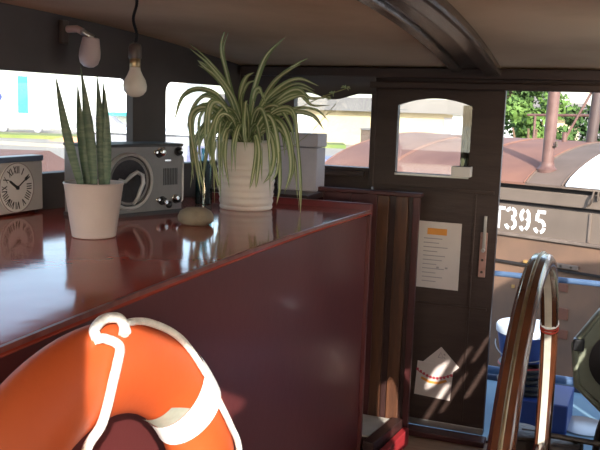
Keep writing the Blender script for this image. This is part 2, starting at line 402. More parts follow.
mb=MB(); mb.box((-.085,-.0008,-.085),(.085,.0008,.080),T=T); mb.build('sheet','paper',c2)
mb=MB(); gp=[(-.08+.016*i,.038-.028*math.sin(PI*i/10)) for i in range(11)]
for i,(a,b) in enumerate(gp):
    mb.box((a-.006,-.0014,b-.006),(a+.005,-.0008,b+.007),T=T)
mb.stroke(gp,.004,(0,-.0008,0),(1,0,0),(0,0,1),(0,-1,0),.0006); mb.build('print','pred',c2)
mb=MB(); mb.stroke([(-.06,.005),(-.02,-.012),(.02,-.012),(.06,.005)],.012,(0,-.0008,0),(1,0,0),(0,0,1),(0,-1,0),.0006); mb.build('print','porange',c2)
# pot on door window ledge + curtain
pp=thing('small_planter','tiny white square planter on the ledge of the arched door window','planter',(-.573,YW-.042,1.226))
mb=MB(); mb.box((-.043,-.026,0),(.043,.026,.045)); mb.build('pot','white',pp,.003)
mb=MB()
for i in range(16):
    a=R_.uniform(0,2*PI); l=R_.uniform(.02,.045); t=R_.uniform(.2,.8)
    e=Vector((math.cos(a)*l*t*.6,math.sin(a)*l*t*.4,.045+l)); b=Vector((math.cos(a)*.004,math.sin(a)*.004,.04))
    s_=Vector((-math.sin(a),math.cos(a),0))*.006
    mb.add([b,(b+e)/2+s_,e,(b+e)/2-s_],[(0,1,2,3)])
mb.build('foliage','leafpale',pp)
MB().box((-.039,-.022,.042),(.039,.022,.046)).build('soil','soil',pp)
mb=MB(); 
mb.grid(lambda a,b:(-.592+a*.052,YW+.015+.004*math.sin(a*16),1.23+b*.31),24,4,thick=(0,.003,0))
tag(mb.build('window_curtain','curtain',None,0,smooth=True),'dark olive drape strip down the right of the door window','curtain')
# rolled dark blind above far window
mb=MB(); mb.grid(lambda a,b:(-1.40+a*.41,YW-.045+.02*math.sin(b*PI),1.66-b*(.098-.012*math.sin(a*9)-.02*abs(a-.5))),26,6,thick=(0,.012,0))
tag(mb.build('window_valance','wallgrey',None,0,smooth=True),'dark gathered fabric blind bunched above the far window','blind')
# ------------------------------------------------------------------ clock
ck=thing('square_clock','square white clock with roman numerals at the left on the cabinet','clock',(-1.822,2.13,topz(2.1)))
mb=MB(); mb.box((-.045,-.135,.008),(0,.135,.178)); mb.build('case','clockbody',ck,.004)
mb=MB(); mb.box((-.047,-.137,.178),(.004,.137,.197)); mb.build('top_board','clocktop',ck,.003)
for y in (-.11,.11): mb=MB(); mb.box((-.038,y-.01,0),(-.008,y+.01,.009)); mb.build('foot','black',ck)
cz=.093; R0=.073
mb=MB(); T=Matrix.Translation((.0,0,cz))@Matrix.Rotation(PI/2,4,'Y')
mb.lathe([(R0+.012,-.002),(R0+.012,.003),(.001,.003)],48,T=T); face=mb.build('dial','clockw',ck)
mb=MB(); ring=[(0.0035,math.cos(t)*(R0+.010),cz+math.sin(t)*(R0+.010)) for t in [2*PI*k/48 for k in range(48)]]
mb.tube(ring,.0016,6,closed=True); mb.build('bezel','pgrey',ck,smooth=True)
def numeral(mb,txt,ang,r,h):
    # upright letters pointing outwards; u to the reader's right
    w={'I':.006,'V':.013,'X':.013}; tot=sum(w[c]+.002 for c in txt); u=-tot/2
    er=Vector((0,math.sin(ang),math.cos(ang))); et=Vector((0,math.cos(ang),-math.sin(ang)))
    for c in txt:
        cw=w[c]; m0=u+cw/2; lo,hi=r-h/2,r+h/2
        S={'I':[[(m0,lo),(m0,hi)]],'V':[[(u+.001,hi),(m0,lo)],[(m0,lo),(u+cw-.001,hi)]],'X':[[(u+.001,hi),(u+cw-.001,lo)],[(u+.001,lo),(u+cw-.001,hi)]]}[c]
        for k,s_ in enumerate(S): mb.stroke(s_,.0034 if k==0 else .002,(.003,0,cz),et,er,(1,0,0),.0008)
        u+=cw+.002
mb=MB()
for i,tx in enumerate(('XII','I','II','III','IIII','V','VI','VII','VIII','IX','X','XI')): numeral(mb,tx,2*PI*i/12,R0-.013,.024)
mb.build('numerals','ink',ck)
mb=MB()
def hand(mb,ang,l,w,h):
    er=Vector((0,math.sin(ang),math.cos(ang))); et=Vector((0,math.cos(ang),-math.sin(ang)))
    o=Vector((.004+h,0,cz)); p=[o-er*.012,o+et*w,o+er*l*.8+et*w*.9,o+er*l,o+er*l*.8-et*w*.9,o-et*w]
    mb.prism(p,(.001,0,0))
hand(mb,-PI*2*2/12+.08,.048,.0045,0); mb.build('hour_hand','ink',ck)
mb=MB(); hand(mb,PI*2*1.9/12,.066,.0022,.0015); mb.lathe([(.007,0),(.007,.003),(.001,.003)],16,T=Matrix.Translation((.005,0,cz))@Matrix.Rotation(PI/2,4,'Y')); mb.build('minute_hand','ink',ck)
# ------------------------------------------------------------------ snake plant
CAMR=math.atan2(.352,.936)   # heading of "rightwards" as seen from the doorway
sp=thing('snake_plant','upright spiky snake plant in a smooth blush pot left of the radio','potted plant',(-1.35,1.90,topz(1.9)),CAMR)
mb=MB(); mb.lathe([(.058,0),(.062,.003),(.083,.150),(.086,.155),(.084,.158),(.079,.156),(.077,.14),(.001,.138)],48); mb.build('pot','pinkpot',sp,smooth=True)
mb=MB(); mb.lathe([(.0765,.136),(.07,.143),(.001,.144)],32); mb.build('soil','soil',sp,smooth=True)
def sword(mb,b,t,w,bend,ang):
    b=Vector(b);t=Vector(t);n=12; ax=Vector((math.cos(ang),math.sin(ang),0)); pr=ax.cross(Vector((0,0,1)))
    v=[]
    for i in range(n+1):
        s=i/n; c=b.lerp(t,s)+Vector(bend)*math.sin(s*PI)
        ww=w*(.72+.5*math.sin(min(1,s*1.5)*PI*.6))*(1-max(0,(s-.45)/.55)**1.6)+.0006
        v+=[c-ax*ww/2+pr*.22*ww,c-ax*ww*.2-pr*.05*ww,c+ax*ww*.2-pr*.05*ww,c+ax*ww/2+pr*.22*ww,c+ax*ww*.2+pr*.08*ww,c-ax*ww*.2+pr*.08*ww]
    f=[(i*6+k,i*6+(k+1)%6,(i+1)*6+(k+1)%6,(i+1)*6+k) for i in range(n) for k in range(6)]+[tuple(range(6)),tuple(n*6+k for k in range(6))]
    mb.add(v,f)
S_=348.
def sn(px,py,d=0): return ((px-90)/S_-.015*(240-py)/S_,d,(240-py)/S_)
for i,(b,t,w,bd,d) in enumerate((((82,200),(57,80),.030,(-.006,0,0),-.01),((84,200),(74,87),.027,(-.005,0,0),.02),((87,200),(77,93),.022,(0,0,0),.03),((93,200),(83,72),.030,(.006,0,0),-.02),((99,200),(95,79),.030,(.003,0,0),.01),((101,200),(98,82),.024,(.003,0,0),.03),((104,200),(104.5,93),.026,(.005,0,0),-.005))):
    mb=MB(); sword(mb,sn(*b,d*.8),sn(*t,d*1.5),w*.74,bd,R_.uniform(-.5,.5)); mb.build('leaf','snake',sp,smooth=True)
# ------------------------------------------------------------------ radio
ax=Vector((.345,.939,0)); rz=math.atan2(.939,.345)
# local: +x along the front to its right end, -y towards the viewer's side (front), z up. origin: front lower right corner
rc=Vector((-1.418,2.535,0)); W=.385; H=.250; Dp=.165
ra=thing('ship_radio','grey metal radio set with round speaker, knobs and side handle','radio',(rc.x,rc.y,topz(2.5)),rz)
mb=MB(); mb.box((-W,0,.010),(0,Dp,H)); mb.build('case','radio',ra,.006,seg=3)
mb=MB(); mb.box((-W-.004,-.004,.0),(.004,Dp+.002,.016)); mb.build('base_edge','radiodk',ra,.003)
mb=MB(); mb.box((-W-.003,-.003,H-.008),(.003,Dp,H+.002)); mb.build('top_edge','radiodk',ra,.003)
sx,sz,sr=-.238,.126,.099
F=Matrix.Translation((sx,0,sz))@Matrix.Rotation(PI/2,4,'X')
mb=MB(); mb.lathe([(sr-.012,0),(sr,0),(sr,.008),(sr-.004,.013),(sr-.012,.010),(sr-.012,0)],56,T=F); mb.v=mb.v; spk=mb.build('speaker_ring','palemetal',ra,smooth=True)
mb=MB(); mb.lathe([(sr-.012,.0005),(sr-.014,.003),(.001,.0035)],56,T=F); mb.build('speaker_cloth','grille',spk)
mb=MB(); mb.lathe([(sr-.026,.003),(sr-.020,.006),(sr-.016,.003)],56,T=F); mb.build('speaker_rim','radio',spk,smooth=True)
mb=MB(); mb.tube([(sx-.055,-.02,sz+.01),(sx-.035,-.028,sz+.002),(sx-.012,-.03,sz+.022),(sx+.012,-.03,sz+.034),(sx+.034,-.03,sz+.022),(sx+.038,-.03,sz-.006),(sx+.026,-.03,sz-.03),(sx+.016,-.028,sz-.055),(sx+.012,-.012,sz-.078)],[.005,.006,.007,.007,.0075,.0075,.007,.006,.005],10); mb.build('curved_tube','palemetal',ra,smooth=True)  # pale curved tube in front of the speaker
def knob(x,z,r,m_,d=.016):
    mb=MB(); T=Matrix.Translation((x,0,z))@Matrix.Rotation(PI/2,4,'X')
    mb.lathe([(r*1.25,0),(r*1.25,.003),(r,.004),(r*.92,d),(r*.7,d+.002),(.0005,d+.002)],20,T=T); mb.build('knob',m_,ra,smooth=True)
knob(-.125,.223,.006,'chrome',.01); knob(-.100,.224,.014,'chrome'); knob(-.108,.218,.012,'black',.012); knob(-.022,.224,.013,'black'); knob(-.017,.229,.007,'chrome',.018)
knob(-.113,.055,.006,'chrome',.01); knob(-.093,.050,.013,'black'); knob(-.087,.046,.009,'chrome',.018); knob(-.03,.052,.013,'black'); knob(-.036,.058,.009,'chrome',.018); knob(-.062,.034,.011,'black',.008)
mb=MB()
for i in range(9): mb.box((-.088+i*.0075,-.0015,.105),(-.0845+i*.0075,.001,.165))
mb.build('vent_slots','radiodk',ra)
mb=MB(); mb.box((-.082,-.002,.190),(-.055,0,.196)); tag(mb.build('badge','chrome',ra),'small pale metal badge')
mb=MB(); mb.tube([(0,.03,.205),(.02,.03,.205),(.026,.03,.198),(.027,.03,.12),(.026,.03,.045),(.02,.03,.038),(0,.03,.038)],.005,10); mb.build('handle','palemetal',ra,smooth=True)
# stone
mb=MB(); mb.lathe([(.02,0),(.046,.003),(.058,.014),(.059,.028),(.051,.046),(.031,.057),(.001,.060)],32); 
mb.v=[(x*(1+.05*math.sin(3*math.atan2(y,x))),y*.8,z) for x,y,z in mb.v]
so=mb.build('round_stone','stone',None,smooth=True); so.location=(-1.222,2.275,topz(2.275)-.001); so.rotation_euler=(0,0,CAMR)
tag(so,'smooth brown stone lying on the cabinet in front of the radio','stone')
# ------------------------------------------------------------------ spider plant
sd=thing('spider_plant','big arching spider plant in ribbed white pot on the cabinet','potted plant',(-1.296,2.83,topz(2.83)),CAMR)
prof=[(.098,0),(.103,.004)]
for i in range(30):
    z=.01+i*.0085; r=.103+.018*(z/.26)
    rib=.0022*math.sin(z*2*PI/.026) if z<.19 else 0
    prof.append((r+rib,z))
prof+=[(.123,.262),(.1215,.266),(.116,.264),(.114,.235),(.001,.233)]
mb=MB(); mb.lathe(prof,56); mb.build('pot','white',sd,smooth=True)
mb=MB(); mb.lathe([(.1135,.232),(.1,.243),(.001,.246)],32); mb.build('soil','soil',sd,smooth=True)
Q=253.
def pl(px,py,d=0): v=(209-py)/Q; return Vector(((px-249)/Q-.02*v,d,v))
def catmull(P,n=6):
    P=[P[0]*2-P[1]]+P+[P[-1]*2-P[-2]]; out=[]
    for i in range(1,len(P)-2):
        for k in range(n):
            t=k/n; a,b,c,d=P[i-1],P[i],P[i+1],P[i+2]
            out.append(.5*((2*b)+(c-a)*t+(2*a-5*b+4*c-d)*t*t+(3*b-a-3*c+d)*t**3))
    out.append(P[-2]); return out
def ribbon(mb,P,w,tilt):
    P=catmull(P); n=len(P); v=[]
    for i,p in enumerate(P):
        s=i/(n-1); t=(P[min(i+1,n-1)]-P[max(i-1,0)]).normalized()
        side=t.cross(Vector((math.sin(tilt)*.6,-1,.35*math.cos(tilt)))).normalized(); up=side.cross(t)
        ww=w*(.55+.45*math.sin(min(1,s*2)*PI/2))*(1-max(0,(s-.5)/.5)**2.2)+.0005
        for k,(o,h) in enumerate(((-.5,.16),(-.19,.02),(.19,.02),(.5,.16))): v.append(p+side*o*ww+up*h*ww)
    o=len(v)
    for k in range(3): mb.add(v,[(i*4+k,i*4+k+1,(i+1)*4+k+1,(i+1)*4+k) for i in range(n-1)],1 if k==1 else 0)
mb=MB()
L_=[ # key leaves seen from the doorway: control points (px,py,depth)
 [(243,146,0),(238,110,.02),(230,80,.03),(224,52,.02),(230,30,0)],
 [(250,146,0),(253,110,0),(258,85,0),(268,60,-.02),(285,42,-.04)],
 [(246,146,0),(243,115,-.03),(233,92,-.04),(215,70,-.05),(195,54,-.05)],
 [(246,146,0),(238,115,.02),(226,88,.03),(212,72,.03),(200,64,.03)],
 [(244,146,0),(236,105,-.02),(222,82,-.03),(210,72,-.04),(203,66,-.04)],
 [(243,146,0),(228,105,-.05),(208,93,-.07),(190,100,-.08),(181,125,-.08)],
 [(244,146,0),(230,112,.04),(210,98,.06),(197,108,.07),(190,132,.08)],
 [(243,146,0),(226,118,-.07),(208,110,-.10),(198,122,-.12),(203,160,-.13),(208,192,-.13)],
 [(243,146,0),(228,115,-.04),(212,108,-.06),(200,118,-.08),(198,150,-.09),(200,180,-.09)],
 [(244,146,0),(232,112,-.1),(220,106,-.13),(216,130,-.15),(218,165,-.15)],
 [(244,146,0),(233,118,-.1),(224,125,-.13),(220,150,-.15),(228,190,-.15)],
 [(246,146,0),(238,120,-.11),(226,118,-.14),(222,145,-.16),(222,200,-.155)],
 [(250,146,0),(262,110,0),(275,85,.01),(290,72,.02),(303,65,.02)],
 [(250,146,0),(262,112,-.03),(280,90,-.03),(300,80,-.03),(320,86,-.03)],
 [(250,146,0),(262,110,.03),(282,92,.04),(300,84,.05),(317,90,.05)],
 [(250,146,0),(265,118,0),(285,96,0),(300,90,0),(312,98,0),(330,96,0)],
 [(250,146,0),(268,120,-.05),(284,108,-.07),(296,112,-.09),(300,140,-.1),(303,175,-.1),(302,206,-.1)],
 [(250,146,0),(266,125,-.06),(280,120,-.09),(290,135,-.12),(294,165,-.13),(288,190,-.13)],
 [(250,146,0),(266,118,-.1),(276,120,-.13),(282,145,-.15),(284,180,-.15),(281,200,-.15)],
 [(250,146,0),(272,120,.02),(295,112,.03),(315,115,.03),(326,128,.03)],
 [(250,146,0),(270,115,-.02),(290,100,-.02),(306,96,-.03),(312,104,-.03)],
 [(252,146,0),(252,118,-.06),(250,105,-.1),(249,125,-.14),(251,150,-.15)],
 [(254,146,0),(260,135,-.1),(264,150,-.14),(262,175,-.14),(261,185,-.14)],
 [(252,146,0),(270,130,-.1),(278,150,-.14),(275,170,-.15),(268,180,-.15)],
 [(247,146,0),(236,130,-.12),(232,155,-.15),(236,185,-.15)],
 [(248,146,0),(246,125,-.1),(240,140,-.15),(238,170,-.155)],
 [(252,146,0),(256,100,-.02),(262,90,-.03),(266,100,-.04)],
 [(248,146,0),(244,112,.02),(243,95,.03),(248,80,.04),(256,74,.05)],
]
for P in L_:
    for rep in range(2):
        j=0 if rep==0 else 1
        sh=Vector((R_.gauss(0,.014),R_.gauss(0,.02),R_.gauss(0,.012)))*j
        pts=[pl(*p) for p in P]; pts=[q+sh*(i/(len(pts)-1)) *1.4 for i,q in enumerate(pts)]
        pts[0]+=Vector((R_.gauss(0,.008),R_.gauss(0,.01),0)); pts[0].z=.235
        ribbon(mb,pts,R_.uniform(.014,.021)*(1 if rep==0 else .8),R_.uniform(-1,1))
for i in range(30):
    a=R_.uniform(-.35*PI,1.35*PI); l=R_.uniform(.12,.27); h=R_.uniform(.05,.16); dr=R_.uniform(.0,.22)
    c,s=math.cos(a),math.sin(a)
    if l>.2: l*=.9
    pts=[Vector((c*.01,s*.01,.238)),Vector((c*l*.25,s*l*.25,.25+h*.8)),Vector((c*l*.6,s*l*.6,.25+h)),Vector((c*l*.9,s*l*.9,.25+h*.6-dr*.35)),Vector((c*l,s*l,.25+h*.2-dr))]
    if pts[-1].z<.03: pts[-1].z=.03
    ribbon(mb,pts,R_.uniform(.011,.018),a)
mb.build('foliage',['leaf','leafpale'],sd,smooth=True)
mb=MB(); st_=catmull([pl(252,146),pl(285,118,.03),pl(320,98,.04),pl(348,87,.04)]); mb.tube(st_,.0018,6)
st_=catmull([pl(252,146),pl(285,150,.03),pl(312,132,.04),pl(338,102,.04)]); mb.tube(st_,.0012,6)
r_=mb.build('runner','stalk',sd,smooth=True)
mb=MB()
for cx,cy in ((335,93),(347,87),(328,97)):
    for k in range(7):
        a=R_.uniform(0,2*PI); o=pl(cx,cy,.04); e=o+Vector((math.cos(a)*.02,R_.uniform(-.01,.01),math.sin(a)*.012)); ribbon(mb,[o,(o+e)/2+Vector((0,0,.004)),e],.005,a)
mb.build('plantlets',['leaf','leafpale'],r_)
# teal glass bottle, mostly hidden by the leaves
bt=MB(); bt.lathe([(.03,0),(.034,.004),(.034,.13),(.028,.16),(.012,.185),(.012,.225),(.014,.228)],24)
o=bt.build('glass_bottle','teal',None,smooth=True); o.location=(-1.50,2.86,topz(2.86)); tag(o,'pale teal glass bottle half hidden behind the spider plant leaves','bottle')
# ------------------------------------------------------------------ bulb and sconce
pb=thing('pendant_bulb','bare opal light bulb hanging on a dark twisted cable','light bulb',(-1.341,2.1,1.52))
mb=MB(); mb.lathe([(.001,0),(.013,.0015),(.025,.008),(.034,.020),(.036,.035),(.032,.052),(.023,.068),(.017,.082),(.0155,.092)],36); mb.build('glass_globe','bulb',pb,smooth=True)
mb=MB(); mb.lathe([(.015,.088),(.016,.09),(.0165,.118),(.015,.12)],24); mb.build('screw_cap','brass',pb,smooth=True)
mb=MB(); mb.lathe([(.019,.116),(.020,.119),(.020,.150),(.016,.158),(.006,.163)],24); mb.build('lamp_holder','socket',pb,smooth=True)
mb=MB()
zt=ceilz(2.1)-1.52
for ph in (0,PI):
    mb.tube([(math.cos(ph+t*60)*.0028+.006*math.sin(t*9),math.sin(ph+t*60)*.0028,.16+t*(zt-.16)) for t in [k/60 for k in range(61)]],.0026,6)
mb.build('cable','cable',pb,smooth=True)
wl=thing('wall_spotlight','small dusty pink spotlight on a bracket on the forward wall','wall lamp',(fwx(2.42),2.42,1.748),math.atan(-.142))
mb=MB(); mb.box((0,-.016,-.042),(.022,.016,.042)); mb.build('base','socket',wl,.005)
mb=MB(); mb.tube([(.03,0,.01),(.075,0,.01),(.10,0,.0)],.013,12); mb.build('arm','fixture',wl,smooth=True)
T=Matrix.Translation((.12,.022,-.02))@Matrix.Rotation(.12,4,'Y')
mb=MB(); mb.lathe([(.001,-.105),(.018,-.102),(.032,-.09),(.038,-.068),(.037,-.045),(.031,-.01),(.029,.0),(.020,.003),(.001,.003)],32,T=T); mb.build('lamp_head','fixture',wl,smooth=True)
mb=MB(); mb.tube([(.10,0,0),(.11,.015,-.01),(.125,.03,-.02)],.011,10); mb.build('joint','steel',wl,smooth=True)
# ------------------------------------------------------------------ lifebuoy
az,ti,Rm,rt,rax=.067,.067,.309,.078,.056
e1=Vector((math.sin(az),math.cos(az),0)); n0=Vector((math.cos(az),-math.sin(az),0))
e2=Vector((0,0,1))*math.cos(ti)-n0*math.sin(ti); nn=e1.cross(e2)
Cn=Vector((-.702,1.012,.767))
lb=thing('lifebuoy','orange lifebuoy with white rope and band leaning against the maroon cabinet','lifebuoy',Cn)
def rp(ph,th,k=1.0,add=0): 
    r=Rm+(rt*k+add)*math.cos(th); return e1*(r*math.cos(ph))+e2*(r*math.sin(ph))+nn*((rax*k+add)*math.sin(th))
def torus(p0,p1,n,seg,add=0,th0=0,th1=2*PI,closed=True):
    mb=MB(); v=[];
    m=n if closed else n+1
    for i in range(m):
        ph=p0+(p1-p0)*i/n
        for k in range(seg): v.append(rp(ph,th0+(th1-th0)*k/seg,1,add))
    f=[(i*seg+k,i*seg+(k+1)%seg,((i+1)%m)*seg+(k+1)%seg,((i+1)%m)*seg+k) for i in range(n if closed else n) for k in range(seg)]
    mb.add(v,f); return mb
if nn.x<0: nn=-nn
torus(0,2*PI,140,36).build('ring_body','orange',lb,smooth=True)
def pix(ph): return ph
# white bands: four
for k,pc in enumerate((.66,.66+PI/2+.55,.66+PI,.66+1.5*PI)):
    torus(pc-.125,pc+.125,10,36,.0025,closed=False).build('white_band','band',lb,smooth=True)
mb=MB(); v=[]; n=8; sg=10
for i in range(n+1):
    for q in range(sg+1): v.append(rp(.80+.17*i/n,3.05-1.0*q/sg+.25*i/n,1,.004))
mb.add(v,[(i*(sg+1)+q,i*(sg+1)+q+1,(i+1)*(sg+1)+q+1,(i+1)*(sg+1)+q) for i in range(n) for q in range(sg)]); tag(mb.build('reflective_tape','bandgrey',lb,smooth=True),'grey reflective tape piece')
def ropepath(pp): return catmull(pp,8)
rope=[rp(a,b,1,c) for a,b,c in ((1.47,.72,.006),(1.43,.5,.008),(1.27,.50,.008),(1.05,.76,.008),(.79,1.2,.008),(.62,1.38,.010),(.38,1.30,.010),(.13,.85,.010),(-.2,.5,.012),(-.5,.5,.012))]
MB().tube(ropepath(rope),.0065,10).build('grab_rope','rope',lb,smooth=True)
rope=[rp(a,b,1,c) for a,b,c in ((1.66,.62,.006),(1.62,.72,.009),(1.57,.97,.009),(1.62,1.25,.008),(1.67,1.48,.008),(1.77,2.17,.010),(1.88,2.58,.016))]
rope+=[rope[-1]+Vector((.0,-.03,-.06)),rope[-1]+Vector((0,-.05,-.14))]
MB().tube(ropepath(rope),.0078,10).build('grab_rope','rope',lb,smooth=True)
lp=[rp(a,b,1,c) for a,b,c in ((1.65,.62,.006),(1.63,.42,.010),(1.55,.30,.014),(1.48,.38,.014),(1.475,.58,.010),(1.50,.76,.006))]
MB().tube(ropepath(lp),.0085,10).build('rope_loop','rope',lb,smooth=True)
# ------------------------------------------------------------------ ship's wheel
wy,wz,wr,wX=1.859,.579,.587,-.1115
aw=.024; wn=Vector((math.cos(aw),-math.sin(aw),0)); w1=Vector((math.sin(aw),math.cos(aw),0)); w2=Vector((0,0,1))
wh=thing('ships_wheel','large wooden ship\'s steering wheel seen edge on in the doorway','steering wheel',(wX,wy,wz))
def rimprof(prof,mi=0,n=120):
    mb=MB(); k=len(prof); v=[]
    for i in range(n):
        t=2*PI*i/n
        for dr,da in prof: v.append(w1*((wr+dr)*math.cos(t))+w2*((wr+dr)*math.sin(t))+wn*da)
    f=[(i*k+j,i*k+(j+1)%k,((i+1)%n)*k+(j+1)%k,((i+1)%n)*k+j) for i in range(n) for j in range(k)]
    mb.add(v,f); return mb
pr=[(-.018,-.019),(-.018,.019),(-.008,.024),(.008,.024),(.018,.016),(.021,0),(.018,-.016),(.008,-.024),(-.008,-.024)]
rim=rimprof(pr).build('rim','wheelwood',wh,smooth=True)
tag(rimprof([(.0215,-.004),(.0235,-.002),(.0235,.002),(.0215,.004),(.019,.004),(.019,-.004)]).build('brass_inlay','brass',rim,smooth=True),'thin brass line round the rim')
tag(rimprof([(-.0215,-.011),(-.0215,.008),(-.0175,.008),(-.0175,-.011)]).build('inner_band','wheelband',rim),'pale inner band')
for t in (math.radians(-90),math.radians(-8),math.radians(188),math.radians(-49),math.radians(229)):
    mb=MB(); dr=w1*math.cos(t)+w2*math.sin(t)
    mb.tube([dr*.06,dr*.14,dr*.2,dr*.35,dr*.5,dr*(wr-.02)],[.016,.013,.018,.012,.015,.012],12); mb.build('spoke','wheelwood',wh,smooth=True)
mb=MB(); T=Matrix(((w1.x,w2.x,wn.x,0),(w1.y,w2.y,wn.y,0),(w1.z,w2.z,wn.z,0),(0,0,0,1)))
mb.lathe([(.03,-.05),(.05,-.04),(.075,-.02),(.075,.02),(.05,.04),(.03,.05),(.001,.05)],32,T=T); mb.build('hub','brass',wh,smooth=True)
t=math.radians(33); c=w1*(wr*math.cos(t))+w2*(wr*math.sin(t)); tn=-w1*math.sin(t)+w2*math.cos(t)
mb=MB(); 
for s in (-.006,.006):
    cc=c+tn*s; rr=[cc+(wn*math.cos(a)+ (w1*math.cos(t)+w2*math.sin(t))*math.sin(a))*.0245 for a in [2*PI*k/16 for k in range(16)]]
    mb.tube(rr,.0034,6,closed=True)
tag(mb.build('cord_wrap','redcap',wh,smooth=True),'red and white cord wound on the rim')
mb=MB(); cc=c+tn*.016; mb.tube([cc+(wn*math.cos(a)+ (w1*math.cos(t)+w2*math.sin(t))*math.sin(a))*.0245 for a in [2*PI*k/16 for k in range(16)]],.0034,6,closed=True); mb.build('cord_wrap','band',wh,smooth=True)
mb=MB(); mb.tube([(-.04,0,0),(-.14,0,0)],.018,14); mb.build('axle','iron',wh,smooth=True)
mb=MB(); mb.box((-.17,-.05,-wz),(-.11,.05,.06)); mb.build('pedestal','wheelwood',wh,.008)
cs=thing('control_stand','dark iron control stand with a flat lever below the steering wheel','control stand',(-.175,2.66,0))
mb=MB(); mb.box((-.07,-.07,0),(.07,.07,.03)); mb.tube([(0,0,.03),(0,0,.2),(0,0,.40)],[.045,.035,.034],16); mb.tube([(0,0,.34),(0,0,.43)],.050,18); mb.build('column','iron',cs,smooth=True)
mb=MB(); mb.lathe([(.06,.437),(.066,.441),(.066,.449),(.055,.453),(.001,.453)],28); mb.tube([(0,0,.446),(.12,.01,.443),(.34,.02,.436)],.010,8); mb.build('lever','iron',cs,smooth=True)
mb=MB(); mb.box((.09,-.04,.355),(.20,.05,.428)); mb.tube([(.14,.0,.0),(.14,.0,.36)],.014,10); mb.build('throttle_box','iron',cs,.012)
mb=MB(); mb.tube([(.172,.02,.428),(.172,.02,.42)],.012,12); mb.build('cap','brass',cs,smooth=True)
# ------------------------------------------------------------------ own side deck
mb=MB(); mb.box((-9,3.64,-.12),(5,4.62,-.05)); mb.box((-9,-.9,-.12),(5,-.10,-.07)); mb.box((-9,-.1,-.12),(-2.2,3.64,-.08)); mb.box((.47,-.10,-.12),(5,3.64,-.07)); struct('floor_side_deck',mb,'deckblue')
mb=MB(); mb.box((-9,4.625,-1.5),(5,4.68,-.02)); mb.box((-9,-.95,-1.5),(5,-.90,-.02))
tag(mb.build('ship_hull','hullown',None,.01),'dark blue hull sides of the ship around the wheelhouse','hull')
rl=thing('deck_railing','pale blue pipe railing along the side deck past the doorway','railing',(0,4.52,-.05))
mb=MB(); mb.tube([(-4.5,0,.672),(3,0,.655)],.016,12); mb.build('top_rail','railblue',rl,smooth=True)
mb=MB(); mb.tube([(-4.5,-.05,.125),(3,-.05,.10)],.024,12); mb.build('lower_rail','railblue',rl,smooth=True)
for x in (-3.4,-1.9,1.3,2.6):
    mb=MB(); mb.tube([(x,0,0),(x,0,.66)],.016,10); mb.tube([(x,0,0),(x,0,.012)],.04,12); mb.build('post','railblue',rl,smooth=True)
tb=MB(); tb.prism([(-.36,3.93,-.05),(-.05,3.93,-.05),(-.03,4.25,-.05),(-.38,4.25,-.05)],(0,0,.155)); 
bb=tb.build('blue_crate','tubblue',None,.008); tag(bb,'low blue plastic crate standing on the pale blue side deck','crate')
hc=thing('hose_coil','black hose coiled on the blue crate under the bucket','hose',(-.275,4.09,.105))
mb=MB()
for j in range(5): 
    rr=.115+.01*math.sin(j*2); mb.tube([(rr*math.cos(a),rr*math.sin(a),.016+j*.029+.003*math.sin(a*2+j)) for a in [2*PI*k/28 for k in range(28)]],.0155,8,closed=True)
mb.build('hose','hose',hc,smooth=True)
mb=MB(); mb.tube([(.135*math.cos(a),.135*math.sin(a)-.0,.145+.01*math.cos(a)) for a in [2*PI*k/28 for k in range(28)]],.005,6,closed=True); mb.build('cord','hosered',hc,smooth=True)
bk=thing('bucket','blue tub with a white lid on top of the black hose','bucket',(-.285,4.09,.272))
mb=MB(); mb.lathe([(.112,0),(.118,.004),(.145,.15),(.142,.155)],36); mb.build('body','tubblue',bk,smooth=True)
mb=MB(); mb.lathe([(.149,.140),(.150,.168),(.144,.176),(.125,.172),(.001,.178)],36); mb.build('lid','lidwhite',bk,smooth=True)
mb=MB(); mb.tube([(.148*math.cos(a),.148*math.sin(a),.08-.06*abs(math.sin(a))) for a in [PI+PI*k/20 for k in range(21)]],.003,6); mb.build('handle','steel',bk,smooth=True)
dh=MB(); dh.lathe([(.13,0),(.13,.008),(.12,.012),(.001,.012)],36); o=dh.build('deck_plate','steel',None,smooth=True); o.location=(.03,4.10,-.05); tag(o,'round flush metal plate set in the side deck','deck plate')
# searchlight
sl=thing('searchlight','olive metal searchlight housing at the right edge above the deck','searchlight',(.135,3.05,.62))
mb=MB(); pts=[]
for k in range(8):
    a=PI/8+k*PI/4+.15; pts.append((math.cos(a)*.175,-.02,math.sin(a)*.205))
mb.prism(pts,(0,.13,0)); mb.build('housing','lampolive',sl,.012)
mb=MB(); rr=[(p[0]*1.0,-.025,p[2]*1.0) for p in pts]; mb.tube(rr,.012,8,closed=True); mb.build('front_rim','lampolive',sl)
T=Matrix.Translation((0,-.022,0))@Matrix.Rotation(PI/2,4,'X'); mb=MB(); mb.lathe([(.115,0),(.115,.012),(.10,.016),(.001,.02)],36,T=T); mb.build('lens','black',sl,smooth=True)
mb=MB(); mb.box((-.175,-.05,.03),(-.135,-.01,.075)); mb.build('clamp','black',sl,.005)
mb=MB(); mb.tube(catmull([Vector(p) for p in ((-.02,.05,-.18),(-.055,.05,-.30),(-.06,.04,-.45),(-.03,.0,-.62))]),.014,8); mb.build('cable','black',sl,smooth=True)
mb=MB(); mb.tube([(.1,.06,-.1),(.1,.06,-.62)],.018,10); mb.build('stand','iron',sl,smooth=True)
# ------------------------------------------------------------------ neighbouring barge
B0=Vector((-.583,7.202,0)); bang=math.atan2(-.355,.935)
bg=thing('barge','rust coloured cargo barge marked T395 moored alongside','boat',B0,bang)
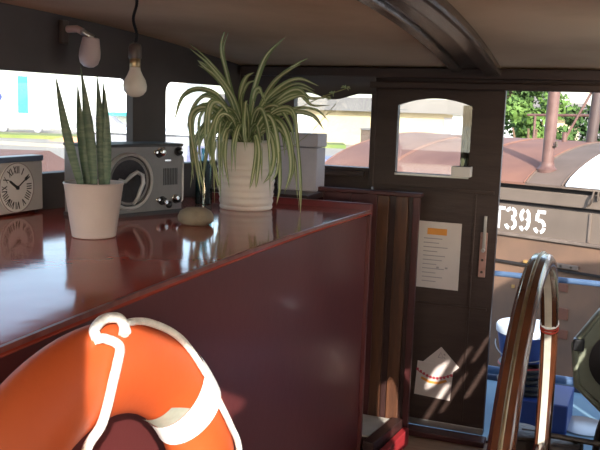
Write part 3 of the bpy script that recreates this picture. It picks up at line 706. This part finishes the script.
# local x along the ship (to the right), y inboard, z up
XL,XR=-2.35,6.0
MB().box((XL-3,.0,-1.6),(XR,3.6,.20)).build('lower_hull','hullrust',bg)
MB().box((XL-3,-.01,.20),(XR,3.6,.438)).build('side_plate','hullrust',bg)
MB().box((XL-3,-.035,.435),(XR,3.6,.462)).build('ledge','hulledge',bg,.006)
MB().box((XL,.01,.462),(XR,3.5,.715)).build('coaming','hull',bg)
MB().box((XL,.03,.715),(XR,3.5,.75)).build('coaming_gap','hulldark',bg)
MB().box((XL,-.01,.75),(XR,3.5,.862)).build('coaming_rail','hull',bg,.008)
MB().box((XL,.04,.862),(XR,3.45,.905)).build('coaming_gap','hulldark',bg)
MB().box((XL,-.02,.900),(XR,3.45,.925)).build('coaming_lip','hulledge',bg,.004)
mb=MB(); mb.box((XL-3,-.03,.19),(XR,0,.21)); mb.build('rubbing_strip','hulldark',bg)
mb=MB(); mb.box((.25,-.05,.225),(.53,-.02,.262)); pz=mb.build('bracket_plate','hulledge',bg,.003); 
for x in (.30,.38,.47): mb=MB(); mb.tube([(x,-.055,.243),(x,-.05,.243)],.010,8); mb.build('bolt','iron',pz)
mb=MB(); mb.box((.03,-.04,.215),(.21,-.01,.24)); tag(mb.build('bracket_plate','timber',bg,.003),'yellow painted plate')
for x,z,w,h in ((.33,.05,.11,.07),(.36,-.18,.10,.1),(.75,-.02,.1,.05),(.36,-.36,.11,.08),(-.08,-.02,.03,.03)):
    mb=MB(); mb.box((x,-.012,z-h/2),(x+w,0,z+h/2)); mb.build('hull_patch','hullpanel' if x>0 else 'timber',bg,.003)
mb=MB(); mb.box((.572,-.002,.468),(.588,.012,.712)); mb.build('weld_seam','hulledge',bg)
mb=MB(); mb.tube([(-.27,-.02,.395),(-.27,-.09,.385),(-.235,-.10,.39),(-.215,-.08,.375)],.012,8); mb.tube([(-.235,-.10,.39),(-.25,-.10,.35)],.008,8); mb.build('hull_hook','iron',bg,smooth=True)
mb=MB(); mb.tube([(.60,-.02,.90),(.60,-.05,.85),(.59,-.05,.80),(.565,-.05,.775)],.010,8); mb.tube([(.64,-.02,.90),(.64,-.03,.83)],.012,8); mb.tube([(.60,-.03,.87),(.64,-.03,.87)],.008,8); mb.build('hook_latch','iron',bg,smooth=True)
# stencilled T395
def ch(paths,x,w,c):
    mb=MB()
    for p in paths: mb.stroke([(x+a,.490+b) for a,b in p],w,(0,.01,0),(1,0,0),(0,0,1),(0,-1,0),.002)
    tag(mb.build('painted_character','wpaint',bg),'white stencilled '+c)
def arc(cx,cy,rx,ry,a0,a1,n=10): return [(cx+rx*math.cos(math.radians(a0+(a1-a0)*k/n)),cy+ry*math.sin(math.radians(a0+(a1-a0)*k/n))) for k in range(n+1)]
w_=.115; h_=.200
ch([[(0,h_-.014),(w_,h_-.014)],[(w_/2,h_-.035),(w_/2,0)]],-.315,.030,'T')
X3=-.185
ch([arc(.045,.150,.040,.040,165,100),arc(.045,.150,.040,.040,80,-80),arc(.045,.056,.046,.046,80,-75),arc(.045,.056,.046,.046,-105,-165)],X3,.030,'3')
ch([arc(.045,.140,.036,.050,72,-62),arc(.045,.140,.036,.050,108,242),[(.081,.14),(.084,.09),(.076,.045),(.058,.018)],arc(.045,.05,.036,.04,-105,-170,6)],X3+.135,.030,'9')
ch([[(.02,h_-.012),(.095,h_-.012)],[(.022,h_-.03),(.018,.105)],arc(.045,.060,.044,.052,115,5),arc(.045,.060,.044,.052,-10,-75),arc(.045,.060,.044,.052,-105,-160,6)],X3+.275,.030,'5')
# arched hatch covers
def archz(y): return .925+.335*max(0,1-((y-1.72)/1.75)**2)**.8
def cover(name,x0,x1,m_,label,lift=0):
    mb=MB(); mb.grid(lambda a,b:(x0+a*(x1-x0),-.03+b*3.5,archz(-.03+b*3.5)+lift),2,44,thick=(0,0,-.02))
    o=thing(name,label,'hatch cover',(0,0,0)); o.location=B0; o.rotation_euler=(0,0,bang)
    mb.build('sheet',m_,o,smooth=True)
    mb=MB()
    for xx in (x0+.012,x1-.012): mb.tube([(xx,-.03+b/44*3.5,archz(-.03+b/44*3.5)+lift+.002) for b in range(45)],.008,6)
    mb.build('seam_rib',m_,o,smooth=True)
    return o
cover('hatch_cover',-2.33,-1.50,'rust','rusty pink arched hatch cover at the far left end of the barge')
cover('hatch_cover',-1.50,-.72,'rust','rusty pink arched hatch cover between the leftmost and tan covers')
cover('hatch_cover',-.72,-.01,'rusttan','tan rust hatch cover just left of the exhaust pipe')
cover('hatch_cover',-.01,.335,'greysheet','grey brown arched hatch cover carrying the tall exhaust pipe')
cover('hatch_cover',.36,2.6,'tarp','white arched hatch cover right of the exhaust pipe',.02)
def bl(x,y,z): return Matrix.Translation(B0)@Matrix.Rotation(bang,4,'Z')@Vector((x,y,z))
ep=thing('exhaust_pipe','tall rusty exhaust pipe rising from the barge roof','exhaust pipe',bl(.07,.22,archz(.22)-.02),bang)
mb=MB(); mb.tube([(0,0,0),(.005,0,.4),(.03,0,1.35)],.052,20); mb.build('pipe','pipe',ep,smooth=True)
mb=MB(); mb.lathe([(.085,-.03),(.09,.02),(.075,.035),(.062,.05),(.060,.08)],24); mb.build('collar','pipe',ep,smooth=True)
mb=MB(); mb.tube([(.05,-.02,.22),(.085,-.03,.23),(.08,-.03,.27)],.012,8); mb.build('hook','iron',ep,smooth=True)
m1=thing('mast','dark thick mast standing on the barge at the right','mast',bl(-.10,1.6,1.22),bang)
mb=MB(); mb.tube([(0,0,0),(.03,0,.5),(.06,0,1.3)],.055,16); mb.build('pole','pipedk',m1,smooth=True)
mb=MB(); mb.tube([(-.24,-.1,.05),(0.0,0,.62)],.014,8); mb.tube([(-.24,-.1,-.03),(-.24,-.1,.13)],.028,10); mb.build('stay','pipe',m1,smooth=True)
rf=thing('barge_railing','thin rusty rail with a yellow post beyond the barge roof','railing',bl(-.1,2.6,1.1),bang)
mb=MB(); mb.tube([(-1.2,0,.42),(1.4,0,.47)],.016,8); mb.build('rail','pipe',rf,smooth=True)
mb=MB(); mb.tube([(.12,0,0),(.14,0,.45)],.022,8); mb.build('post','timber',rf,smooth=True)
mb=MB(); mb.tube([(-1.1,0,0),(-1.1,0,.42)],.016,8); mb.build('post','pipe',rf,smooth=True)
mb=MB(); mb.tube([(1.3,0,0),(1.3,0,.47)],.016,8); mb.build('post','pipe',rf,smooth=True)
for k in range(5):
    mb=MB(); mb.tube([(-.22+k*.075,.02,.44),(-.20+k*.10,.02,.62-.01*k),(-.10+k*.10,.02,.70-.02*k)],.012,6); mb.build('arched_timber','timber',rf,smooth=True)
# thin pole lying down the hatch cover to the pipe foot
# ------------------------------------------------------------------ added raked screen, out of view, casting the dark area on the barge side
ah=thing('added_shade_screen','added tall white raked screen, out of view, that shades the barge side','screen',(2.5,3.38,-.07))
mb=MB(); mb.prism([(-1.7,-.22,0),(2.2,-.22,0),(2.2,-.22,2.14),(-.60,-.22,2.14),(-1.7,-.22,.90)],(0,.40,0)); mb.build('panel','bwhite',ah)
mb=MB(); mb.box((-.60,-.24,2.14),(2.25,.20,2.17)); mb.build('capping','broof',ah,.005)
# ------------------------------------------------------------------ surroundings
mb=MB(); mb.box((-300,-200,-2.0),(300,33,-1.45)); struct('floor_water',mb,'water')
mb=MB(); mb.box((-300,33,-2.0),(300,400,-.62)); struct('floor_quay',mb,'quay')
D_=math.radians(20.6)  # heading of the view, used only to turn the far bank square to the river
def far(name,label,cat,c,rz,parts,group=None):
    o=thing(name,label,cat,c,rz,group)
    for nm,a,b,m_ in parts: MB().box(a,b).build(nm,m_,o)
    return o
mb=MB(); mb.box((-90,26,-2),(-16,33.02,-.80)); struct('floor_bank',mb,'quay')
mb=MB(); mb.box((-14,-1.6,0),(16,1.6,.22)); o=mb.build('grass_bank','grass',None); o.location=(-29,38.6,-.64); o.rotation_euler=(0,0,.36); tag(o,'strip of yellow green grass on the far bank','grass',kind='stuff')
mb=MB(); mb.lathe([(1.0,0),(.7,.15),(.3,.25),(.01,.28)],16); mb.v=[(x*1.4,y*.6,z) for x,y,z in mb.v]; o=mb.build('gravel_heap','orangeground',None,smooth=True); o.location=(-26.7,35.6,-.62); tag(o,'orange gravel heap on the grassy far bank','gravel heap')
wh_=far('warehouse','long white warehouse with turquoise doors beyond the river','warehouse',(-39,52,-.62),.36,[('wall',(-14,0,0),(9,10,4.1),'bwhite'),('tall_door',(-4.15,-.1,1.05),(-3.35,.02,4.0),'bturq')])
mb=MB(); mb.box((3.2,-1.6,1.18),(5.6,.0,1.45)); mb.build('canopy','bturq',wh_)
mb=MB(); mb.prism([(3.4,-1.5,1.2),(3.6,-1.5,1.2),(4.4,-1.5,0),(4.2,-1.5,0)],(0,.1,0)); mb.build('canopy_strut','broof',wh_)
mb=MB(); T=Matrix.Translation((-5.7,-.02,2.35))@Matrix.Rotation(PI/2,4,'X'); mb.lathe([(.33,0),(.33,.08),(.001,.08)],20,T=T); tag(mb.build('round_sign','tubblue',wh_),'blue round sign')
lb0=thing('parked_car','small grey car parked before the white warehouse','car',(-31.5,45.2,-.62),.36)
def car(o,m_):
    mb=MB(); mb.prism([(-1.9,0,.25),(1.9,0,.25),(1.95,0,.7),(1.1,0,.8),(.6,0,1.25),(-.9,0,1.25),(-1.5,0,.8),(-1.9,0,.7)],(0,1.5,0)); mb.build('body',m_,o,.06)
    for x in (-1.15,1.15): mb=MB(); mb.tube([(x,-.02,.3),(x,.2,.3)],.3,14); mb.build('wheel','boatgrey',o)
car(lb0,'boatgrey')
o=thing('parked_car','pale car parked at left before the white warehouse','car',(-36.5,43.2,-.62),.36); car(o,'bwhite')
cw=far('long_shed','long cream shed with grey roof beyond the river','shed',(-14.5,48.0,-.62),.0,[('wall',(-9,0,0),(13,8,2.12),'bcream'),('roof',(-9.5,-.6,2.12),(13.5,9,2.95),'broof')])
for k,x in enumerate((-7,-4,5.5,7.4)):
    MB().box((x,-.04,0),(x+1.1,.02,1.9)).build('door','bwhite' if k!=2 else 'boatgrey',cw)
hb=thing('houseboat','pale grey houseboat moored ahead, seen past the radio','boat',(-8.9,15.6,-1.5),.30)
MB().box((-2.6,0,0),(1.3,3,1.35)).build('hull','boatgrey',hb,.1); MB().box((-2.2,.3,1.35),(1.0,2.7,2.33)).build('cabin','boatgrey',hb,.04); MB().box((-2.4,.2,2.33),(1.2,2.8,2.40)).build('roof','bwhite',hb,.02)
for x in (-1.6,-.7,.2): MB().box((x,.27,1.65),(x+.5,.32,2.1)).build('window','bluepole',hb)
for i,(p,s_,m_,lb_) in enumerate((((-5.35,16.3,-1.45),1.08,'boatgrey','small grey cabin boat moored beyond the barge end'),((-9.9,24.5,-1.45),1.0,'bwhite','small white cabin boat moored behind the grey one'))):
    o=thing('small_boat',lb_,'boat',p,.5,'small boats moored beyond the barge')
    mb=MB(); mb.prism([(-1.3*s_,0,1.2*s_),(1.6*s_,0,1.35*s_),(1.2*s_,0,0),(-1.1*s_,0,0)],(0,1.6*s_,0)); mb.build('hull',m_,o,.05)
    mb=MB(); mb.prism([(-.9*s_,.2,1.25*s_),(.9*s_,.2,1.3*s_),(.4*s_,.2,1.75*s_),(-.7*s_,.2,1.75*s_)],(0,1.2*s_,0)); mb.build('cabin','bluepole' if i==0 else 'bwhite',o,.04)
cn=far('container','narrow grey brown container standing past the rusty barge roof','container',(-6.3,22.2,-1.45),-.1,[('body',(-.27,0,0),(.27,1,2.42),'greysheet'),('top_edge',(-.29,-.03,2.42),(.29,1.03,2.47),'broof')])
ho=far('far_house','white house between the wheelhouse door and the trees','house',(-3.6,33.6,-.62),-.1,[('wall',(-2.4,0,0),(.9,4,2.1),'bwhite'),('roof',(-2.6,-.2,2.1),(1.1,4.2,3.1),'broof'),('fence',(-2.4,-1,0),(2,-.9,1.1),'bluepole')])
# forward coach roof seen low through the left window
fr=thing('forward_hatch','rusty pink sloping hatch top on the foredeck outside','hatch',(-5.42,6.5,-.03),.38)
mb=MB(); mb.prism([(-3.2,0,0),(.55,0,0),(.55,0,.50),(-.25,0,.94),(-3.2,0,.94)],(0,1.6,0)); mb.build('cover','rusttan',fr,.01)
mb=MB(); mb.box((-3.2,-.02,0),(.6,1.62,.12)); mb.build('base','bwhite',fr)
# trees
def tree(loc,h,r,m_,label,n=2600,seed=1):
    rr=random.Random(seed); o=thing('leafy_tree',label,'tree',loc,0,'leafy trees behind the barge')
    mb=MB(); mb.tube([(0,0,0),(.05,0,h*.3),(.0,.05,h*.6)],[.16,.12,.06],10)
    for k in range(6):
        a=rr.uniform(0,6.28); mb.tube([(.02,0,h*.3),(math.cos(a)*r*.4,math.sin(a)*r*.4,h*.55),(math.cos(a)*r*.6,math.sin(a)*r*.6,h*.75)],[.06,.04,.02],6)
    mb.build('trunk','bark',o,smooth=True)
    blobs=[(Vector((rr.gauss(0,.45)*r,rr.gauss(0,.35)*r,h*rr.uniform(.28,.95))),rr.uniform(.25,.5)*r) for _ in range(16)]
    mb=MB()
    for i in range(n):
        c,br=rr.choice(blobs); d=Vector((rr.gauss(0,1),rr.gauss(0,1),rr.gauss(0,1))).normalized(); p=c+d*br*rr.uniform(.6,1.0)
        u=Vector((rr.gauss(0,1),rr.gauss(0,1),rr.gauss(0,1))).normalized(); v=u.cross(d+Vector((.01,.02,.03))).normalized(); s=rr.uniform(.045,.10)
        mb.add([p-u*s,p-v*s*.5,p+u*s,p+v*s*.5],[(0,1,2,3)],0)
    mb.build('crown',m_,o)
tree((-1.75,20.3,-1.0),4.4,1.0,'tree','dark green leafy tree left of the exhaust pipe',seed=3,n=5600)
tree((-1.45,18.0,-1.0),3.0,.85,'treelt','light green low leafy tree just left of the exhaust pipe',seed=5,n=4600)
tree((.1,22.8,-1.0),4.8,1.1,'tree','leafy tree behind the dark mast at the right',seed=8,n=5600)
mb=MB(); mb.box((-4.5,17.0,-2.0),(8,26,-.98)); struct('floor_bank_near',mb,'grass')
# ------------------------------------------------------------------ light
sun=bpy.data.lights.new('sun','SUN'); sun.energy=4.6; sun.angle=math.radians(.6); sun.color=(1,.95,.88)
so=bpy.data.objects.new('sun',sun); COL.objects.link(so)
d=Vector((-.55,.835,-.44)).normalized(); so.rotation_euler=d.to_track_quat('-Z','Y').to_euler()
w=bpy.data.worlds.new('world'); SC.world=w; w.use_nodes=True; nt=w.node_tree; bgN=nt.nodes['Background']
sk=nt.nodes.new('ShaderNodeTexSky'); sk.sky_type='NISHITA'; sk.sun_disc=False; sk.sun_elevation=math.radians(24)
sk.sun_rotation=math.atan2(.55,-.835); sk.air_density=1.0; sk.dust_density=1.5; sk.ozone_density=1.5
hs=nt.nodes.new('ShaderNodeHueSaturation'); hs.inputs['Saturation'].default_value=.85; nt.links.new(sk.outputs[0],hs.inputs['Color']); nt.links.new(hs.outputs[0],bgN.inputs[0]); bgN.inputs[1].default_value=.28
# ------------------------------------------------------------------ camera
cam=bpy.data.cameras.new('camera'); cam.lens=790/600*36; cam.sensor_width=36; cam.sensor_fit='HORIZONTAL'; cam.clip_start=.02; cam.clip_end=1000
co=bpy.data.objects.new('camera',cam); COL.objects.link(co)
Rm_=Matrix(((0.933815,-0.080932,0.348482),(0.356354,0.124255,-0.926052),(0.031646,0.988944,0.144872)))
co.matrix_world=Matrix.Translation((0,0,1.5))@Rm_.to_4x4(); SC.camera=co
vs=SC.view_settings; vs.view_transform='Standard'; vs.look='None'; vs.gamma=1; vs.use_curve_mapping=False; vs.exposure=1.05
SC.cycles.max_bounces=10
